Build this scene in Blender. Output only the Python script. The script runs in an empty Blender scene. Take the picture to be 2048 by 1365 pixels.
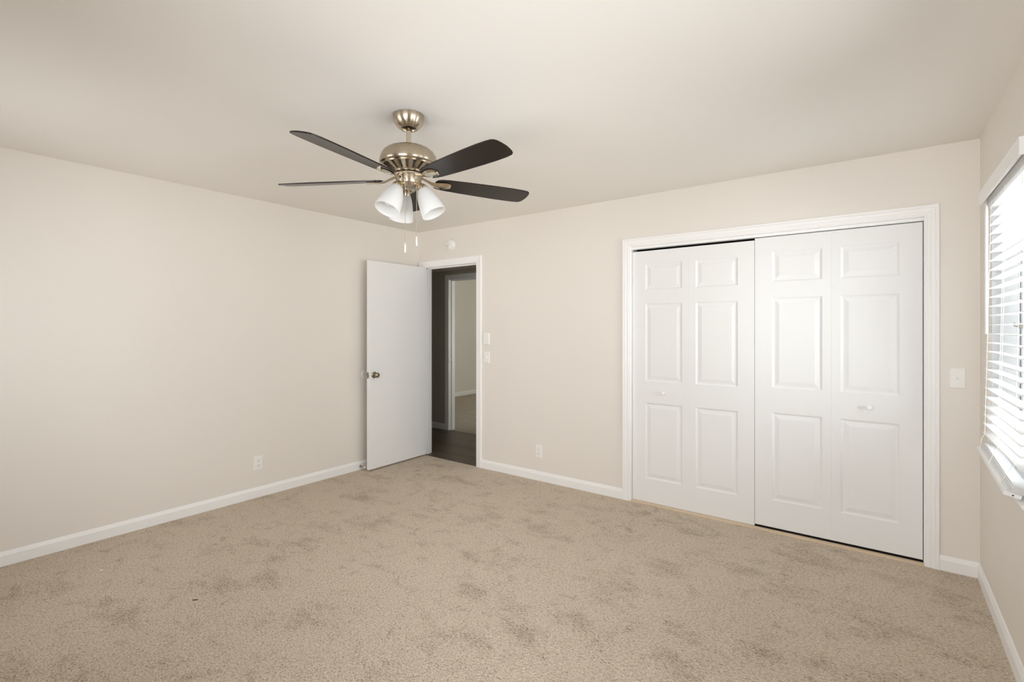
import bpy, bmesh, math, random
from mathutils import Vector, Matrix, noise

# ------------------------------------------------------------------ camera, sky, exposure
S = bpy.context.scene
COL = S.collection
IW, IH = 2048, 1365
FPX, YAW, HORIZON = 988.4, 0.6431, 656.7
CX, CY, CZ = 4.103, -3.750, 1.387

cam_data = bpy.data.cameras.new('camera')
cam_data.sensor_fit = 'HORIZONTAL'
cam_data.sensor_width = 36.0
cam_data.lens = FPX / IW * 36.0
cam_data.shift_y = -(IH / 2 - HORIZON) / IW
cam_data.clip_start = 0.02
cam = bpy.data.objects.new('camera', cam_data)
cam.location = (CX, CY, CZ)
cam.rotation_euler = (math.pi / 2, 0, YAW)
COL.objects.link(cam)
S.camera = cam

world = bpy.data.worlds.new('sky')
world.use_nodes = True
S.world = world
bg = world.node_tree.nodes['Background']
# hazy white sky above, sunlit pale ground below the horizon
_nt = world.node_tree
_tc = _nt.nodes.new('ShaderNodeTexCoord')
_sp = _nt.nodes.new('ShaderNodeSeparateXYZ')
_mr = _nt.nodes.new('ShaderNodeMapRange')
_mr.inputs['From Min'].default_value, _mr.inputs['From Max'].default_value = -0.15, 0.15
_mx = _nt.nodes.new('ShaderNodeMix')
_mx.data_type = 'RGBA'
_mx.inputs['A'].default_value = (1.18, 1.20, 1.23, 1)
_mx.inputs['B'].default_value = (0.945, 0.975, 1.02, 1)
_nt.links.new(_tc.outputs['Generated'], _sp.inputs['Vector'])
_nt.links.new(_sp.outputs['Z'], _mr.inputs['Value'])
_nt.links.new(_mr.outputs['Result'], _mx.inputs['Factor'])
_nt.links.new(_mx.outputs['Result'], bg.inputs['Color'])
bg.inputs['Strength'].default_value = 10.5

vs = S.view_settings
S.display_settings.display_device = 'sRGB'
vs.view_transform = 'Standard'
vs.look = 'None'
vs.gamma = 1.0
vs.use_curve_mapping = False
vs.exposure = 0.25
S.cycles.use_denoising = True
S.cycles.max_bounces = 16
S.cycles.diffuse_bounces = 10
S.cycles.sample_clamp_indirect = 6.0
S.cycles.caustics_reflective = False
S.cycles.caustics_refractive = False


def portal(name, loc, rot, sx, sy):
    """Marks a window opening for the renderer's sky sampling; gives no light of its own."""
    l = bpy.data.lights.new(name, 'AREA')
    l.shape = 'RECTANGLE'
    l.size, l.size_y = sx, sy
    l.cycles.is_portal = True
    o = bpy.data.objects.new(name, l)
    o.location, o.rotation_euler = loc, rot
    COL.objects.link(o)


# room dimensions (metres): x along the closet wall, y towards the closet wall, z up
W = 4.537          # right wall
H = 2.44           # ceiling
YF = -4.35         # wall behind the camera
WT = 0.115         # inner wall thickness
WOY0, WOY1, WOZ0, WOZ1 = -1.145, -0.232, 0.738, 2.075      # right window opening
BX0, BX1, BZ0, BZ1 = 0.30, 1.60, 0.60, 2.15                # added windows behind the viewer, for daylight
EX0, EX1 = 2.60, 4.30
DX0, DX1, DZ = 0.09, 0.848, 2.043                          # entry door clear opening
SY0, SY1, SZ0, SZ1 = -3.20, -1.60, 0.60, 2.15              # added right wall window, unseen beside the viewer
CX0, CX1, CZT = 2.488, 4.297, 2.037                        # closet clear opening
HY0, HY1 = WT, 1.10                                        # hallway
HC = 2.150                                                 # hallway ceiling
QX0, QX1 = -0.60, 0.16                                     # second doorway
RX0, RX1, RY1 = -2.82, 1.70, 5.0                           # far bedroom
RY0 = HY1 + WT

portal('sky_portal_right', (W + 0.16, (WOY0 + WOY1) / 2, (WOZ0 + WOZ1) / 2), (0, math.pi / 2, 0), WOZ1 - WOZ0, WOY1 - WOY0)
portal('sky_portal_side', (W + 0.16, (SY0 + SY1) / 2, (SZ0 + SZ1) / 2), (0, math.pi / 2, 0), SZ1 - SZ0, SY1 - SY0)
portal('sky_portal_front_right', ((EX0 + EX1) / 2, YF - 0.13, (BZ0 + BZ1) / 2), (math.pi / 2, 0, 0), EX1 - EX0, BZ1 - BZ0)
portal('sky_portal_front', ((BX0 + BX1) / 2, YF - 0.13, (BZ0 + BZ1) / 2), (math.pi / 2, 0, 0), BX1 - BX0, BZ1 - BZ0)
portal('sky_portal_bedroom', (RX1 + 0.13, 2.9, 1.25), (0, math.pi / 2, 0), 1.6, 1.4)


# ------------------------------------------------------------------ materials
def new_mat(name):
    m = bpy.data.materials.new(name)
    m.use_nodes = True
    nt = m.node_tree
    return m, nt, nt.nodes['Principled BSDF'], nt.nodes, nt.links


def paint(name, col, rough=0.5, bump=0.0, scale=300.0, spec=0.5, var=0.0):
    m, nt, b, N, L = new_mat(name)
    b.inputs['Base Color'].default_value = (*col, 1)
    b.inputs['Roughness'].default_value = rough
    b.inputs['Specular IOR Level'].default_value = spec
    tc = N.new('ShaderNodeTexCoord')
    if var:
        n = N.new('ShaderNodeTexNoise')
        n.inputs['Scale'].default_value = 1.3
        n.inputs['Detail'].default_value = 4
        L.new(tc.outputs['Object'], n.inputs['Vector'])
        r = N.new('ShaderNodeMix'); r.data_type = 'RGBA'
        r.inputs['A'].default_value = (*[c * (1 - var) for c in col], 1)
        r.inputs['B'].default_value = (*[min(1, c * (1 + var)) for c in col], 1)
        L.new(n.outputs['Fac'], r.inputs['Factor'])
        L.new(r.outputs['Result'], b.inputs['Base Color'])
    if bump:
        n = N.new('ShaderNodeTexNoise')
        n.inputs['Scale'].default_value = scale
        n.inputs['Detail'].default_value = 3
        L.new(tc.outputs['Object'], n.inputs['Vector'])
        bp = N.new('ShaderNodeBump')
        bp.inputs['Strength'].default_value = bump
        bp.inputs['Distance'].default_value = 0.001
        L.new(n.outputs['Fac'], bp.inputs['Height'])
        L.new(bp.outputs['Normal'], b.inputs['Normal'])
    return m


M_WALL = paint('wall_paint', (0.785, 0.745, 0.690), 0.55, 0.15, 260, 0.35, 0.012)
M_CEIL = paint('ceiling_paint', (0.815, 0.787, 0.742), 0.7, 0.15, 200, 0.25, 0.012)
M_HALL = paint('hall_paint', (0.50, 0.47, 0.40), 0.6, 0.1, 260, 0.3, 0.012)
M_TRIM = paint('trim_paint', (0.88, 0.875, 0.865), 0.42, 0.05, 90, 0.5)
M_DOOR = paint('door_paint', (0.825, 0.825, 0.82), 0.6, 0.06, 70, 0.15)
M_PLATE = paint('plate_plastic', (0.86, 0.85, 0.82), 0.3)
M_SLOT = paint('slot_dark', (0.05, 0.045, 0.04), 0.6)
M_BLIND = paint('blind_vinyl', (0.88, 0.88, 0.88), 0.35, 0.02, 60)
M_CORD = paint('cord_white', (0.85, 0.85, 0.83), 0.8)
M_VINYL = paint('window_vinyl', (0.86, 0.87, 0.88), 0.35)
M_GASKET = paint('gasket_grey', (0.22, 0.22, 0.24), 0.6)
M_DARK = paint('closet_shade', (0.08, 0.07, 0.06), 0.8)  # near-black colour stands in for the shade inside the closet
M_RUBBER = paint('rubber_white', (0.85, 0.85, 0.82), 0.5)
M_BRONZE = paint('crank_metal', (0.28, 0.25, 0.22), 0.35)
M_LINT = paint('lint_dark', (0.10, 0.08, 0.06), 0.9)
M_CRUMB = paint('crumb_white', (0.9, 0.88, 0.84), 0.9)


def metal(name, col, rough, aniso=0.0):
    m, nt, b, N, L = new_mat(name)
    b.inputs['Base Color'].default_value = (*col, 1)
    b.inputs['Metallic'].default_value = 1.0
    b.inputs['Roughness'].default_value = rough
    tc = N.new('ShaderNodeTexCoord')
    n = N.new('ShaderNodeTexNoise')
    n.inputs['Scale'].default_value = 40
    mp = N.new('ShaderNodeMapping')
    mp.inputs['Scale'].default_value = (1, 1, 30)
    L.new(tc.outputs['Object'], mp.inputs['Vector'])
    L.new(mp.outputs['Vector'], n.inputs['Vector'])
    r = N.new('ShaderNodeMapRange')
    r.inputs['To Min'].default_value = rough * 0.85
    r.inputs['To Max'].default_value = rough * 1.15
    L.new(n.outputs['Fac'], r.inputs['Value'])
    L.new(r.outputs['Result'], b.inputs['Roughness'])
    if aniso:
        b.inputs['Anisotropic'].default_value = aniso
        b.inputs['Anisotropic Rotation'].default_value = 0.25
        t = N.new('ShaderNodeTangent')
        t.direction_type = 'RADIAL'
        t.axis = 'Z'
        L.new(t.outputs['Tangent'], b.inputs['Tangent'])
    return m


M_NICKEL = metal('brushed_nickel', (0.47, 0.40, 0.305), 0.27, 0.8)
M_POLISH = metal('polished_nickel', (0.60, 0.53, 0.42), 0.13)
M_KNOB = metal('satin_knob', (0.34, 0.30, 0.23), 0.2)


def carpet_mat(name, c_lo, c_mid, c_hi, c_patch):
    m, nt, b, N, L = new_mat(name)
    b.inputs['Roughness'].default_value = 0.95
    b.inputs['Specular IOR Level'].default_value = 0.1
    b.inputs['Sheen Weight'].default_value = 0.15
    b.inputs['Sheen Roughness'].default_value = 0.6
    tc = N.new('ShaderNodeTexCoord')

    def nz(scale, detail, rough=0.5, dist=0.0, vec=None):
        n = N.new('ShaderNodeTexNoise')
        n.inputs['Scale'].default_value = scale
        n.inputs['Detail'].default_value = detail
        n.inputs['Roughness'].default_value = rough
        n.inputs['Distortion'].default_value = dist
        L.new(vec or tc.outputs['Object'], n.inputs['Vector'])
        return n
    def math_(op, x, y):
        n = N.new('ShaderNodeMath'); n.operation = op
        for k, v in enumerate((x, y)):
            if isinstance(v, (int, float)):
                n.inputs[k].default_value = v
            else:
                L.new(v, n.inputs[k])
        return n.outputs[0]

    def ramp01(v, lo, hi):
        n = N.new('ShaderNodeMapRange')
        n.inputs['From Min'].default_value = lo
        n.inputs['From Max'].default_value = hi
        L.new(v, n.inputs['Value'])
        return n.outputs['Result']
    fine = nz(200, 3, 0.6)
    mpc = N.new('ShaderNodeMapping')
    mpc.inputs['Rotation'].default_value = (0, 0, -0.55)
    mpc.inputs['Scale'].default_value = (0.75, 1.25, 1)
    L.new(tc.outputs['Object'], mpc.inputs['Vector'])
    clump = nz(104, 3, 0.6, 0.4, mpc.outputs['Vector'])
    grain = math_('ADD', math_('MULTIPLY', fine.outputs['Fac'], 0.45), math_('MULTIPLY', clump.outputs['Fac'], 0.55))
    # trodden patches: shapes of their own, lying in the pile
    mp = N.new('ShaderNodeMapping')
    mp.inputs['Rotation'].default_value = (0, 0, 0.5)
    mp.inputs['Scale'].default_value = (1.0, 1.7, 1)
    L.new(tc.outputs['Object'], mp.inputs['Vector'])
    pa = ramp01(nz(2.4, 10, 0.74, 0.3, mp.outputs['Vector']).outputs['Fac'], 0.52, 0.70)
    pb = ramp01(nz(8.0, 9, 0.72, 0.2).outputs['Fac'], 0.55, 0.72)
    patch = math_('MAXIMUM', pa, pb)
    soft = ramp01(nz(1.1, 3, 0.5).outputs['Fac'], 0.35, 0.65)
    val = math_('SUBTRACT', grain, math_('MULTIPLY', patch, 0.088))
    val = math_('SUBTRACT', val, math_('MULTIPLY', soft, 0.012))
    cr = N.new('ShaderNodeValToRGB')
    e = cr.color_ramp.elements
    e[0].position, e[0].color = 0.33, (*c_lo, 1)
    e[1].position, e[1].color = 0.62, (*c_hi, 1)
    mid = e.new(0.455); mid.color = (*c_mid, 1)
    L.new(val, cr.inputs['Fac'])
    mx = N.new('ShaderNodeMix'); mx.data_type = 'RGBA'; mx.blend_type = 'MULTIPLY'
    mx.inputs['B'].default_value = (*c_patch, 1)
    L.new(math_('MULTIPLY', patch, 0.30), mx.inputs['Factor'])
    L.new(cr.outputs['Color'], mx.inputs['A'])
    L.new(mx.outputs['Result'], b.inputs['Base Color'])
    vo = N.new('ShaderNodeTexVoronoi')
    vo.inputs['Scale'].default_value = 140
    L.new(tc.outputs['Object'], vo.inputs['Vector'])
    hs = N.new('ShaderNodeMath'); hs.operation = 'SUBTRACT'
    L.new(val, hs.inputs[0]); L.new(vo.outputs['Distance'], hs.inputs[1])
    h2 = N.new('ShaderNodeMath'); h2.operation = 'ADD'
    L.new(hs.outputs[0], h2.inputs[0]); L.new(math_('MULTIPLY', val, 1.5), h2.inputs[1])
    bp = N.new('ShaderNodeBump')
    bp.inputs['Strength'].default_value = 0.85
    bp.inputs['Distance'].default_value = 0.008
    L.new(h2.outputs[0], bp.inputs['Height'])
    L.new(bp.outputs['Normal'], b.inputs['Normal'])
    return m


M_CARPET = carpet_mat('beige_carpet', (0.23, 0.168, 0.108), (0.67, 0.555, 0.425), (0.90, 0.785, 0.64), (0.60, 0.545, 0.455))
M_CARPET2 = carpet_mat('grey_carpet', (0.28, 0.24, 0.19), (0.55, 0.48, 0.39), (0.72, 0.64, 0.54), (0.72, 0.68, 0.62))


def wood_tile():
    m, nt, b, N, L = new_mat('dark_wood_plank')
    tc = N.new('ShaderNodeTexCoord')
    br = N.new('ShaderNodeTexBrick')
    br.offset = 0.37
    br.inputs['Scale'].default_value = 1.0
    br.inputs['Brick Width'].default_value = 0.90
    br.inputs['Row Height'].default_value = 0.150
    br.inputs['Mortar Size'].default_value = 0.0022
    br.inputs['Mortar Smooth'].default_value = 0.2
    br.inputs['Color1'].default_value = (0.080, 0.060, 0.036, 1)
    br.inputs['Color2'].default_value = (0.125, 0.096, 0.060, 1)
    br.inputs['Mortar'].default_value = (0.25, 0.22, 0.17, 1)
    L.new(tc.outputs['Object'], br.inputs['Vector'])
    mp = N.new('ShaderNodeMapping')
    mp.inputs['Scale'].default_value = (2.0, 40, 1)
    L.new(tc.outputs['Object'], mp.inputs['Vector'])
    n = N.new('ShaderNodeTexNoise'); n.inputs['Scale'].default_value = 1.5; n.inputs['Detail'].default_value = 5
    L.new(mp.outputs['Vector'], n.inputs['Vector'])
    r = N.new('ShaderNodeMapRange'); r.inputs['To Min'].default_value = 0.65; r.inputs['To Max'].default_value = 1.35
    L.new(n.outputs['Fac'], r.inputs['Value'])
    mx = N.new('ShaderNodeMix'); mx.data_type = 'RGBA'; mx.blend_type = 'MULTIPLY'; mx.inputs['Factor'].default_value = 1
    L.new(br.outputs['Color'], mx.inputs['A']); L.new(r.outputs['Result'], mx.inputs['B'])
    L.new(mx.outputs['Result'], b.inputs['Base Color'])
    b.inputs['Roughness'].default_value = 0.42
    return m


M_TILE = wood_tile()


def pale_wood():
    m, nt, b, N, L = new_mat('pale_wood')
    tc = N.new('ShaderNodeTexCoord')
    mp = N.new('ShaderNodeMapping'); mp.inputs['Scale'].default_value = (3, 60, 60)
    L.new(tc.outputs['Object'], mp.inputs['Vector'])
    n = N.new('ShaderNodeTexNoise'); n.inputs['Scale'].default_value = 2; n.inputs['Detail'].default_value = 4
    L.new(mp.outputs['Vector'], n.inputs['Vector'])
    cr = N.new('ShaderNodeValToRGB')
    cr.color_ramp.elements[0].color = (0.60, 0.45, 0.30, 1)
    cr.color_ramp.elements[1].color = (0.80, 0.65, 0.48, 1)
    L.new(n.outputs['Fac'], cr.inputs['Fac'])
    L.new(cr.outputs['Color'], b.inputs['Base Color'])
    b.inputs['Roughness'].default_value = 0.6
    return m


M_PALE = pale_wood()


def blade_mat():
    m, nt, b, N, L = new_mat('espresso_blade')
    tc = N.new('ShaderNodeTexCoord')
    mp = N.new('ShaderNodeMapping'); mp.inputs['Scale'].default_value = (3, 45, 10)
    L.new(tc.outputs['Object'], mp.inputs['Vector'])
    n = N.new('ShaderNodeTexNoise'); n.inputs['Scale'].default_value = 1.6; n.inputs['Detail'].default_value = 6
    L.new(mp.outputs['Vector'], n.inputs['Vector'])
    cr = N.new('ShaderNodeValToRGB')
    cr.color_ramp.elements[0].color = (0.009, 0.006, 0.005, 1)
    cr.color_ramp.elements[1].color = (0.020, 0.013, 0.010, 1)
    L.new(n.outputs['Fac'], cr.inputs['Fac'])
    L.new(cr.outputs['Color'], b.inputs['Base Color'])
    b.inputs['Roughness'].default_value = 0.27
    b.inputs['Specular IOR Level'].default_value = 0.36
    return m


M_BLADE = blade_mat()


def frosted():
    m, nt, b, N, L = new_mat('frosted_glass')
    b.inputs['Base Color'].default_value = (0.88, 0.88, 0.87, 1)
    b.inputs['Roughness'].default_value = 0.35
    tc = N.new('ShaderNodeTexCoord')
    n = N.new('ShaderNodeTexNoise'); n.inputs['Scale'].default_value = 25
    L.new(tc.outputs['Object'], n.inputs['Vector'])
    r = N.new('ShaderNodeMapRange'); r.inputs['To Min'].default_value = 0.3; r.inputs['To Max'].default_value = 0.4
    L.new(n.outputs['Fac'], r.inputs['Value']); L.new(r.outputs['Result'], b.inputs['Roughness'])
    tr = N.new('ShaderNodeBsdfTranslucent'); tr.inputs['Color'].default_value = (0.88, 0.88, 0.87, 1)
    mx = N.new('ShaderNodeMixShader'); mx.inputs['Fac'].default_value = 0.42
    L.new(b.outputs['BSDF'], mx.inputs[1]); L.new(tr.outputs['BSDF'], mx.inputs[2])
    L.new(mx.outputs['Shader'], N['Material Output'].inputs['Surface'])
    return m


M_SHADE = frosted()


def glass(name, tint):
    """Flat window glazing; tint is the share of daylight it lets through (clear, or tinted to balance the light)."""
    m, nt, b, N, L = new_mat(name)
    tr = N.new('ShaderNodeBsdfTransparent'); tr.inputs['Color'].default_value = (*tint, 1)
    gl = N.new('ShaderNodeBsdfGlossy'); gl.inputs['Roughness'].default_value = 0.02
    fr = N.new('ShaderNodeFresnel'); fr.inputs['IOR'].default_value = 1.45
    mx = N.new('ShaderNodeMixShader')
    L.new(fr.outputs['Fac'], mx.inputs['Fac'])
    L.new(tr.outputs['BSDF'], mx.inputs[1]); L.new(gl.outputs['BSDF'], mx.inputs[2])
    L.new(mx.outputs['Shader'], N['Material Output'].inputs['Surface'])
    return m


M_GLASS = glass('window_glass', (0.96, 0.98, 0.97))
M_BALANCE_L = glass('balance_glass_left', (0.65, 0.65, 0.65))  # tints made up to balance daylight from the added windows
M_BALANCE_R = glass('balance_glass_right', (0.79, 0.79, 0.79))
M_BALANCE_S = glass('balance_glass_side', (0.70, 0.70, 0.70))
M_BALANCE_B = glass('balance_glass_bedroom', (0.83, 0.83, 0.78))  # tint made up to hold down the bedroom daylight


# ------------------------------------------------------------------ mesh helpers
def bm_new():
    return bmesh.new()


def box(bm, x0, x1, y0, y1, z0, z1, bevel=0.0, mat=None):
    v = [bm.verts.new((x, y, z)) for x in (x0, x1) for y in (y0, y1) for z in (z0, z1)]
    q = [(0, 1, 3, 2), (4, 6, 7, 5), (0, 4, 5, 1), (2, 3, 7, 6), (0, 2, 6, 4), (1, 5, 7, 3)]
    fs = [bm.faces.new([v[i] for i in f]) for f in q]
    if bevel:
        es = list({e for f in fs for e in f.edges})
        bmesh.ops.bevel(bm, geom=es, offset=bevel, segments=2, affect='EDGES', profile=0.5)
    return v


def lathe(bm, prof, seg=48, M=None, cap0=False, cap1=False):
    """prof: list of (r, z) about local z."""
    rings = []
    for r, z in prof:
        ring = []
        for k in range(seg):
            a = 2 * math.pi * k / seg
            p = Vector((r * math.cos(a), r * math.sin(a), z))
            ring.append(bm.verts.new(M @ p if M else p))
        rings.append(ring)
    for a, b in zip(rings, rings[1:]):
        for k in range(seg):
            bm.faces.new((a[k], a[(k + 1) % seg], b[(k + 1) % seg], b[k]))
    if cap0:
        bm.faces.new(rings[0])
    if cap1:
        bm.faces.new(rings[-1])
    return rings


def tube(bm, pts, r, seg=8, caps=True):
    pts = [Vector(p) for p in pts]
    rr = r if isinstance(r, (list, tuple)) else [r] * len(pts)
    rings = []
    n = None
    for i, p in enumerate(pts):
        t = (pts[min(i + 1, len(pts) - 1)] - pts[max(i - 1, 0)]).normalized()
        if n is None:
            n = t.orthogonal().normalized()
        n = (n - t * n.dot(t)).normalized()
        b = t.cross(n)
        rings.append([bm.verts.new(p + (n * math.cos(2 * math.pi * k / seg) + b * math.sin(2 * math.pi * k / seg)) * rr[i]) for k in range(seg)])
    for a, c in zip(rings, rings[1:]):
        for k in range(seg):
            bm.faces.new((a[k], a[(k + 1) % seg], c[(k + 1) % seg], c[k]))
    if caps:
        bm.faces.new(list(reversed(rings[0])))
        bm.faces.new(rings[-1])


def sweep_xz(bm, prof, path, closed=True):
    """Extrude a profile (u outward from the opening edge, v out of the wall, towards -y) along a mitred path in the xz plane.
    path: list of (x, z, dirx, dirz): dir is where u points at that point (already mitre-scaled)."""
    rings = []
    for x, z, dx, dz in path:
        rings.append([bm.verts.new((x + u * dx, -v, z + u * dz)) for u, v in prof])
    n = len(prof)
    for a, b in zip(rings, rings[1:]):
        for k in range(n if closed else n - 1):
            bm.faces.new((a[k], a[(k + 1) % n], b[(k + 1) % n], b[k]))
    bm.faces.new(rings[0]); bm.faces.new(list(reversed(rings[-1])))


def obj(name, bm, mat, parent=None, smooth=False, angle=None):
    bmesh.ops.recalc_face_normals(bm, faces=bm.faces)
    me = bpy.data.meshes.new(name)
    bm.to_mesh(me)
    bm.free()
    o = bpy.data.objects.new(name, me)
    me.materials.append(mat)
    COL.objects.link(o)
    if parent:
        o.parent = parent
    if smooth:
        for p in me.polygons:
            p.use_smooth = True
        me.set_sharp_from_angle(angle=math.radians(angle or 35))
    return o


def struct(name, bm, mat, parent=None, smooth=False, label=None, cat=None):
    o = obj(name, bm, mat, parent, smooth)
    o['kind'] = 'structure'
    if label:
        o['label'] = label
        o['category'] = cat
    return o


def tag(o, label, cat, group=None, kind=None):
    o['label'] = label
    o['category'] = cat
    if group:
        o['group'] = group
    if kind:
        o['kind'] = kind
    return o


def empty(name, loc, rz=0.0):
    o = bpy.data.objects.new(name, None)
    o.empty_display_size = 0.1
    o.location = loc
    o.rotation_euler = (0, 0, rz)
    COL.objects.link(o)
    return o


def grid_wall(bm, u0, u1, v0, v1, holes, d0, d1, place):
    """Wall slab with rectangular holes; place(u, d, v) -> xyz."""
    us = sorted({u0, u1, *[h[0] for h in holes], *[h[1] for h in holes]})
    vs_ = sorted({v0, v1, *[h[2] for h in holes], *[h[3] for h in holes]})

    def hole(i, j):
        if i < 0 or j < 0 or i >= len(us) - 1 or j >= len(vs_) - 1:
            return True
        uc, vc = (us[i] + us[i + 1]) / 2, (vs_[j] + vs_[j + 1]) / 2
        return any(h[0] < uc < h[1] and h[2] < vc < h[3] for h in holes)
    cache = {}

    def vt(i, j, d):
        k = (i, j, d)
        if k not in cache:
            cache[k] = bm.verts.new(place(us[i], d, vs_[j]))
        return cache[k]
    for i in range(len(us) - 1):
        for j in range(len(vs_) - 1):
            if hole(i, j):
                continue
            for d in (d0, d1):
                bm.faces.new((vt(i, j, d), vt(i + 1, j, d), vt(i + 1, j + 1, d), vt(i, j + 1, d)))
            for (ni, nj, a, b) in ((i - 1, j, (i, j), (i, j + 1)), (i + 1, j, (i + 1, j), (i + 1, j + 1)),
                                   (i, j - 1, (i, j), (i + 1, j)), (i, j + 1, (i, j + 1), (i + 1, j + 1))):
                if hole(ni, nj):
                    bm.faces.new((vt(*a, d0), vt(*b, d0), vt(*b, d1), vt(*a, d1)))


# ------------------------------------------------------------------ room shell
b = bm_new(); box(b, 0, W, YF, 0.0, -0.05, 0.0)
struct('floor', b, M_CARPET)
b = bm_new(); box(b, 0.0, W, YF, 0.0, H, H + 0.05)
struct('ceiling', b, M_CEIL)

b = bm_new()
grid_wall(b, YF - 0.12, WT, -0.05, H + 0.05, [], -0.12, 0.0, lambda u, d, v: (d, u, v))
struct('wall_left', b, M_WALL)
b = bm_new()
grid_wall(b, 0.0, W, -0.05, H + 0.05, [(DX0 - 0.02, DX1 + 0.02, -0.06, DZ + 0.02), (CX0 - 0.02, CX1 + 0.02, -0.06, CZT + 0.02)],
          0.0, WT, lambda u, d, v: (u, d, v))
struct('wall_back', b, M_WALL)
b = bm_new()
grid_wall(b, YF - 0.12, WT, -0.05, H + 0.05, [(WOY0, WOY1, WOZ0 - 0.02, WOZ1), (SY0, SY1, SZ0, SZ1)], W, W + 0.15, lambda u, d, v: (d, u, v))
struct('wall_right', b, M_WALL)
b = bm_new()
grid_wall(b, 0.0, W, -0.05, H + 0.05, [(BX0, BX1, BZ0, BZ1), (EX0, EX1, BZ0, BZ1)], YF - 0.12, YF, lambda u, d, v: (u, d, v))
struct('wall_front', b, M_WALL)

# baseboards
BB = [(0.0, 0.0), (0.013, 0.0), (0.013, 0.060), (0.0115, 0.063), (0.006, 0.078), (0.0035, 0.083), (0.0, 0.084)]


def base_run(bm, p0, p1, nrm, z0=0.0):
    """p0->p1 along the wall face; nrm points into the room."""
    ends = []
    for (px, py) in (p0, p1):
        ends.append([bm.verts.new((px + nrm[0] * u, py + nrm[1] * u, z0 + z)) for u, z in BB])
    n = len(BB)
    for k in range(n):
        bm.faces.new((ends[0][k], ends[0][(k + 1) % n], ends[1][(k + 1) % n], ends[1][k]))
    bm.faces.new(ends[0]); bm.faces.new(list(reversed(ends[1])))


b = bm_new(); base_run(b, (0.0, YF), (0.0, 0.0), (1, 0))
struct('baseboard_left', b, M_TRIM)
b = bm_new()
base_run(b, (0.920, 0.0), (2.421, 0.0), (0, -1))
base_run(b, (4.362, 0.0), (W, 0.0), (0, -1))
struct('baseboard_back', b, M_TRIM)
b = bm_new(); base_run(b, (W, YF), (W, -0.0), (-1, 0))
struct('baseboard_right', b, M_TRIM)
b = bm_new(); base_run(b, (0.0, YF), (W, YF), (0, 1))
struct('baseboard_front', b, M_TRIM)

# hallway and far bedroom seen through the entry door
HX0, HX1 = -2.4, 1.60
b = bm_new(); box(b, HX0, HX1, 0.0, HY1 + 0.03, -0.05, -0.002)
struct('floor_hallway', b, M_TILE)
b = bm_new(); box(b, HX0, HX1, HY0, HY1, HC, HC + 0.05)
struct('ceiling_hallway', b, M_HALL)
b = bm_new()
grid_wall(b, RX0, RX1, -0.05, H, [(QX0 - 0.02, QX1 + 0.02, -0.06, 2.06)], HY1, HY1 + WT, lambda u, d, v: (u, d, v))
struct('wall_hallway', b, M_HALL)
b = bm_new()
box(b, HX0 - 0.1, HX0, 0.0, HY1, -0.05, H)
box(b, HX1, HX1 + 0.1, WT, HY1, -0.05, H)
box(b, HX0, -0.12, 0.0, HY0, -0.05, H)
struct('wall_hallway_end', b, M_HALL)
b = bm_new()
base_run(b, (HX0, HY1), (QX0 - 0.062, HY1), (0, -1))
base_run(b, (QX1 + 0.062, HY1), (RX1, HY1), (0, -1))
struct('baseboard_hallway', b, M_TRIM)
b = bm_new(); box(b, RX0, RX1, HY1 + 0.03, RY1, -0.05, 0.0)
struct('floor_bedroom', b, M_CARPET2)
b = bm_new(); box(b, RX0, RX1, RY0, RY1, H, H + 0.05)
struct('ceiling_bedroom', b, M_CEIL)
b = bm_new(); box(b, RX0 - 0.1, RX0, HY1, RY1, -0.05, H + 0.05)
struct('wall_bedroom_left', b, M_WALL)
b = bm_new(); box(b, RX0, RX1, RY1, RY1 + 0.1, -0.05, H + 0.05)
struct('wall_bedroom_back', b, M_WALL)
b = bm_new()
grid_wall(b, HY1, RY1, -0.05, H + 0.05, [(2.2, 3.6, 0.45, 2.05)], RX1, RX1 + 0.12, lambda u, d, v: (d, u, v))
struct('wall_bedroom_right', b, M_WALL)
b = bm_new()
base_run(b, (RX0, RY0), (RX0, RY1), (1, 0))
base_run(b, (RX0, RY1), (RX1, RY1), (0, -1))
struct('baseboard_bedroom', b, M_TRIM)

# closet box behind the bifold doors
b = bm_new()
box(b, 2.30, 2.40, WT, 0.75, -0.05, H)
box(b, 4.40, 4.50, WT, 0.75, -0.05, H)
box(b, 2.30, 4.50, 0.75, 0.80, -0.05, H)
box(b, 2.30, 4.50, WT, 0.75, H - 0.05, H)
box(b, 2.40, 4.40, WT, 0.75, -0.05, 0.0)
box(b, CX0, CX1, 0.0245, WT, -0.05, 0.0)
struct('wall_closet', b, M_DARK)


# ------------------------------------------------------------------ door frames and casings
def casing_path(x0, x1, zt, z0=0.0):
    return [(x0, z0, -1, 0), (x0, zt, -1, 1), (x1, zt, 1, 1), (x1, z0, 1, 0)]


COLONIAL = [(0.0, 0.0), (0.0, 0.008), (0.003, 0.010), (0.010, 0.010), (0.013, 0.0125), (0.020, 0.0135), (0.030, 0.0125),
            (0.036, 0.0145), (0.046, 0.016), (0.050, 0.0135), (0.056, 0.0165), (0.063, 0.0165), (0.066, 0.014), (0.066, 0.0)]
RANCH = [(0.0, 0.0), (0.0, 0.008), (0.004, 0.0105), (0.030, 0.0125), (0.048, 0.0155), (0.062, 0.0165), (0.067, 0.0145), (0.069, 0.010), (0.069, 0.0)]


def jamb_frame(bm, x0, x1, zt, y0, y1, t=0.02):
    box(bm, x0 - t, x0, y0, y1, 0.0, zt)
    box(bm, x1, x1 + t, y0, y1, 0.0, zt)
    box(bm, x0 - t, x1 + t, y0, y1, zt, zt + t)


b = bm_new()
sweep_xz(b, RANCH, casing_path(DX0 - 0.003, DX1 + 0.003, DZ + 0.003))
jamb_frame(b, DX0, DX1, DZ, 0.0, WT)
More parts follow.
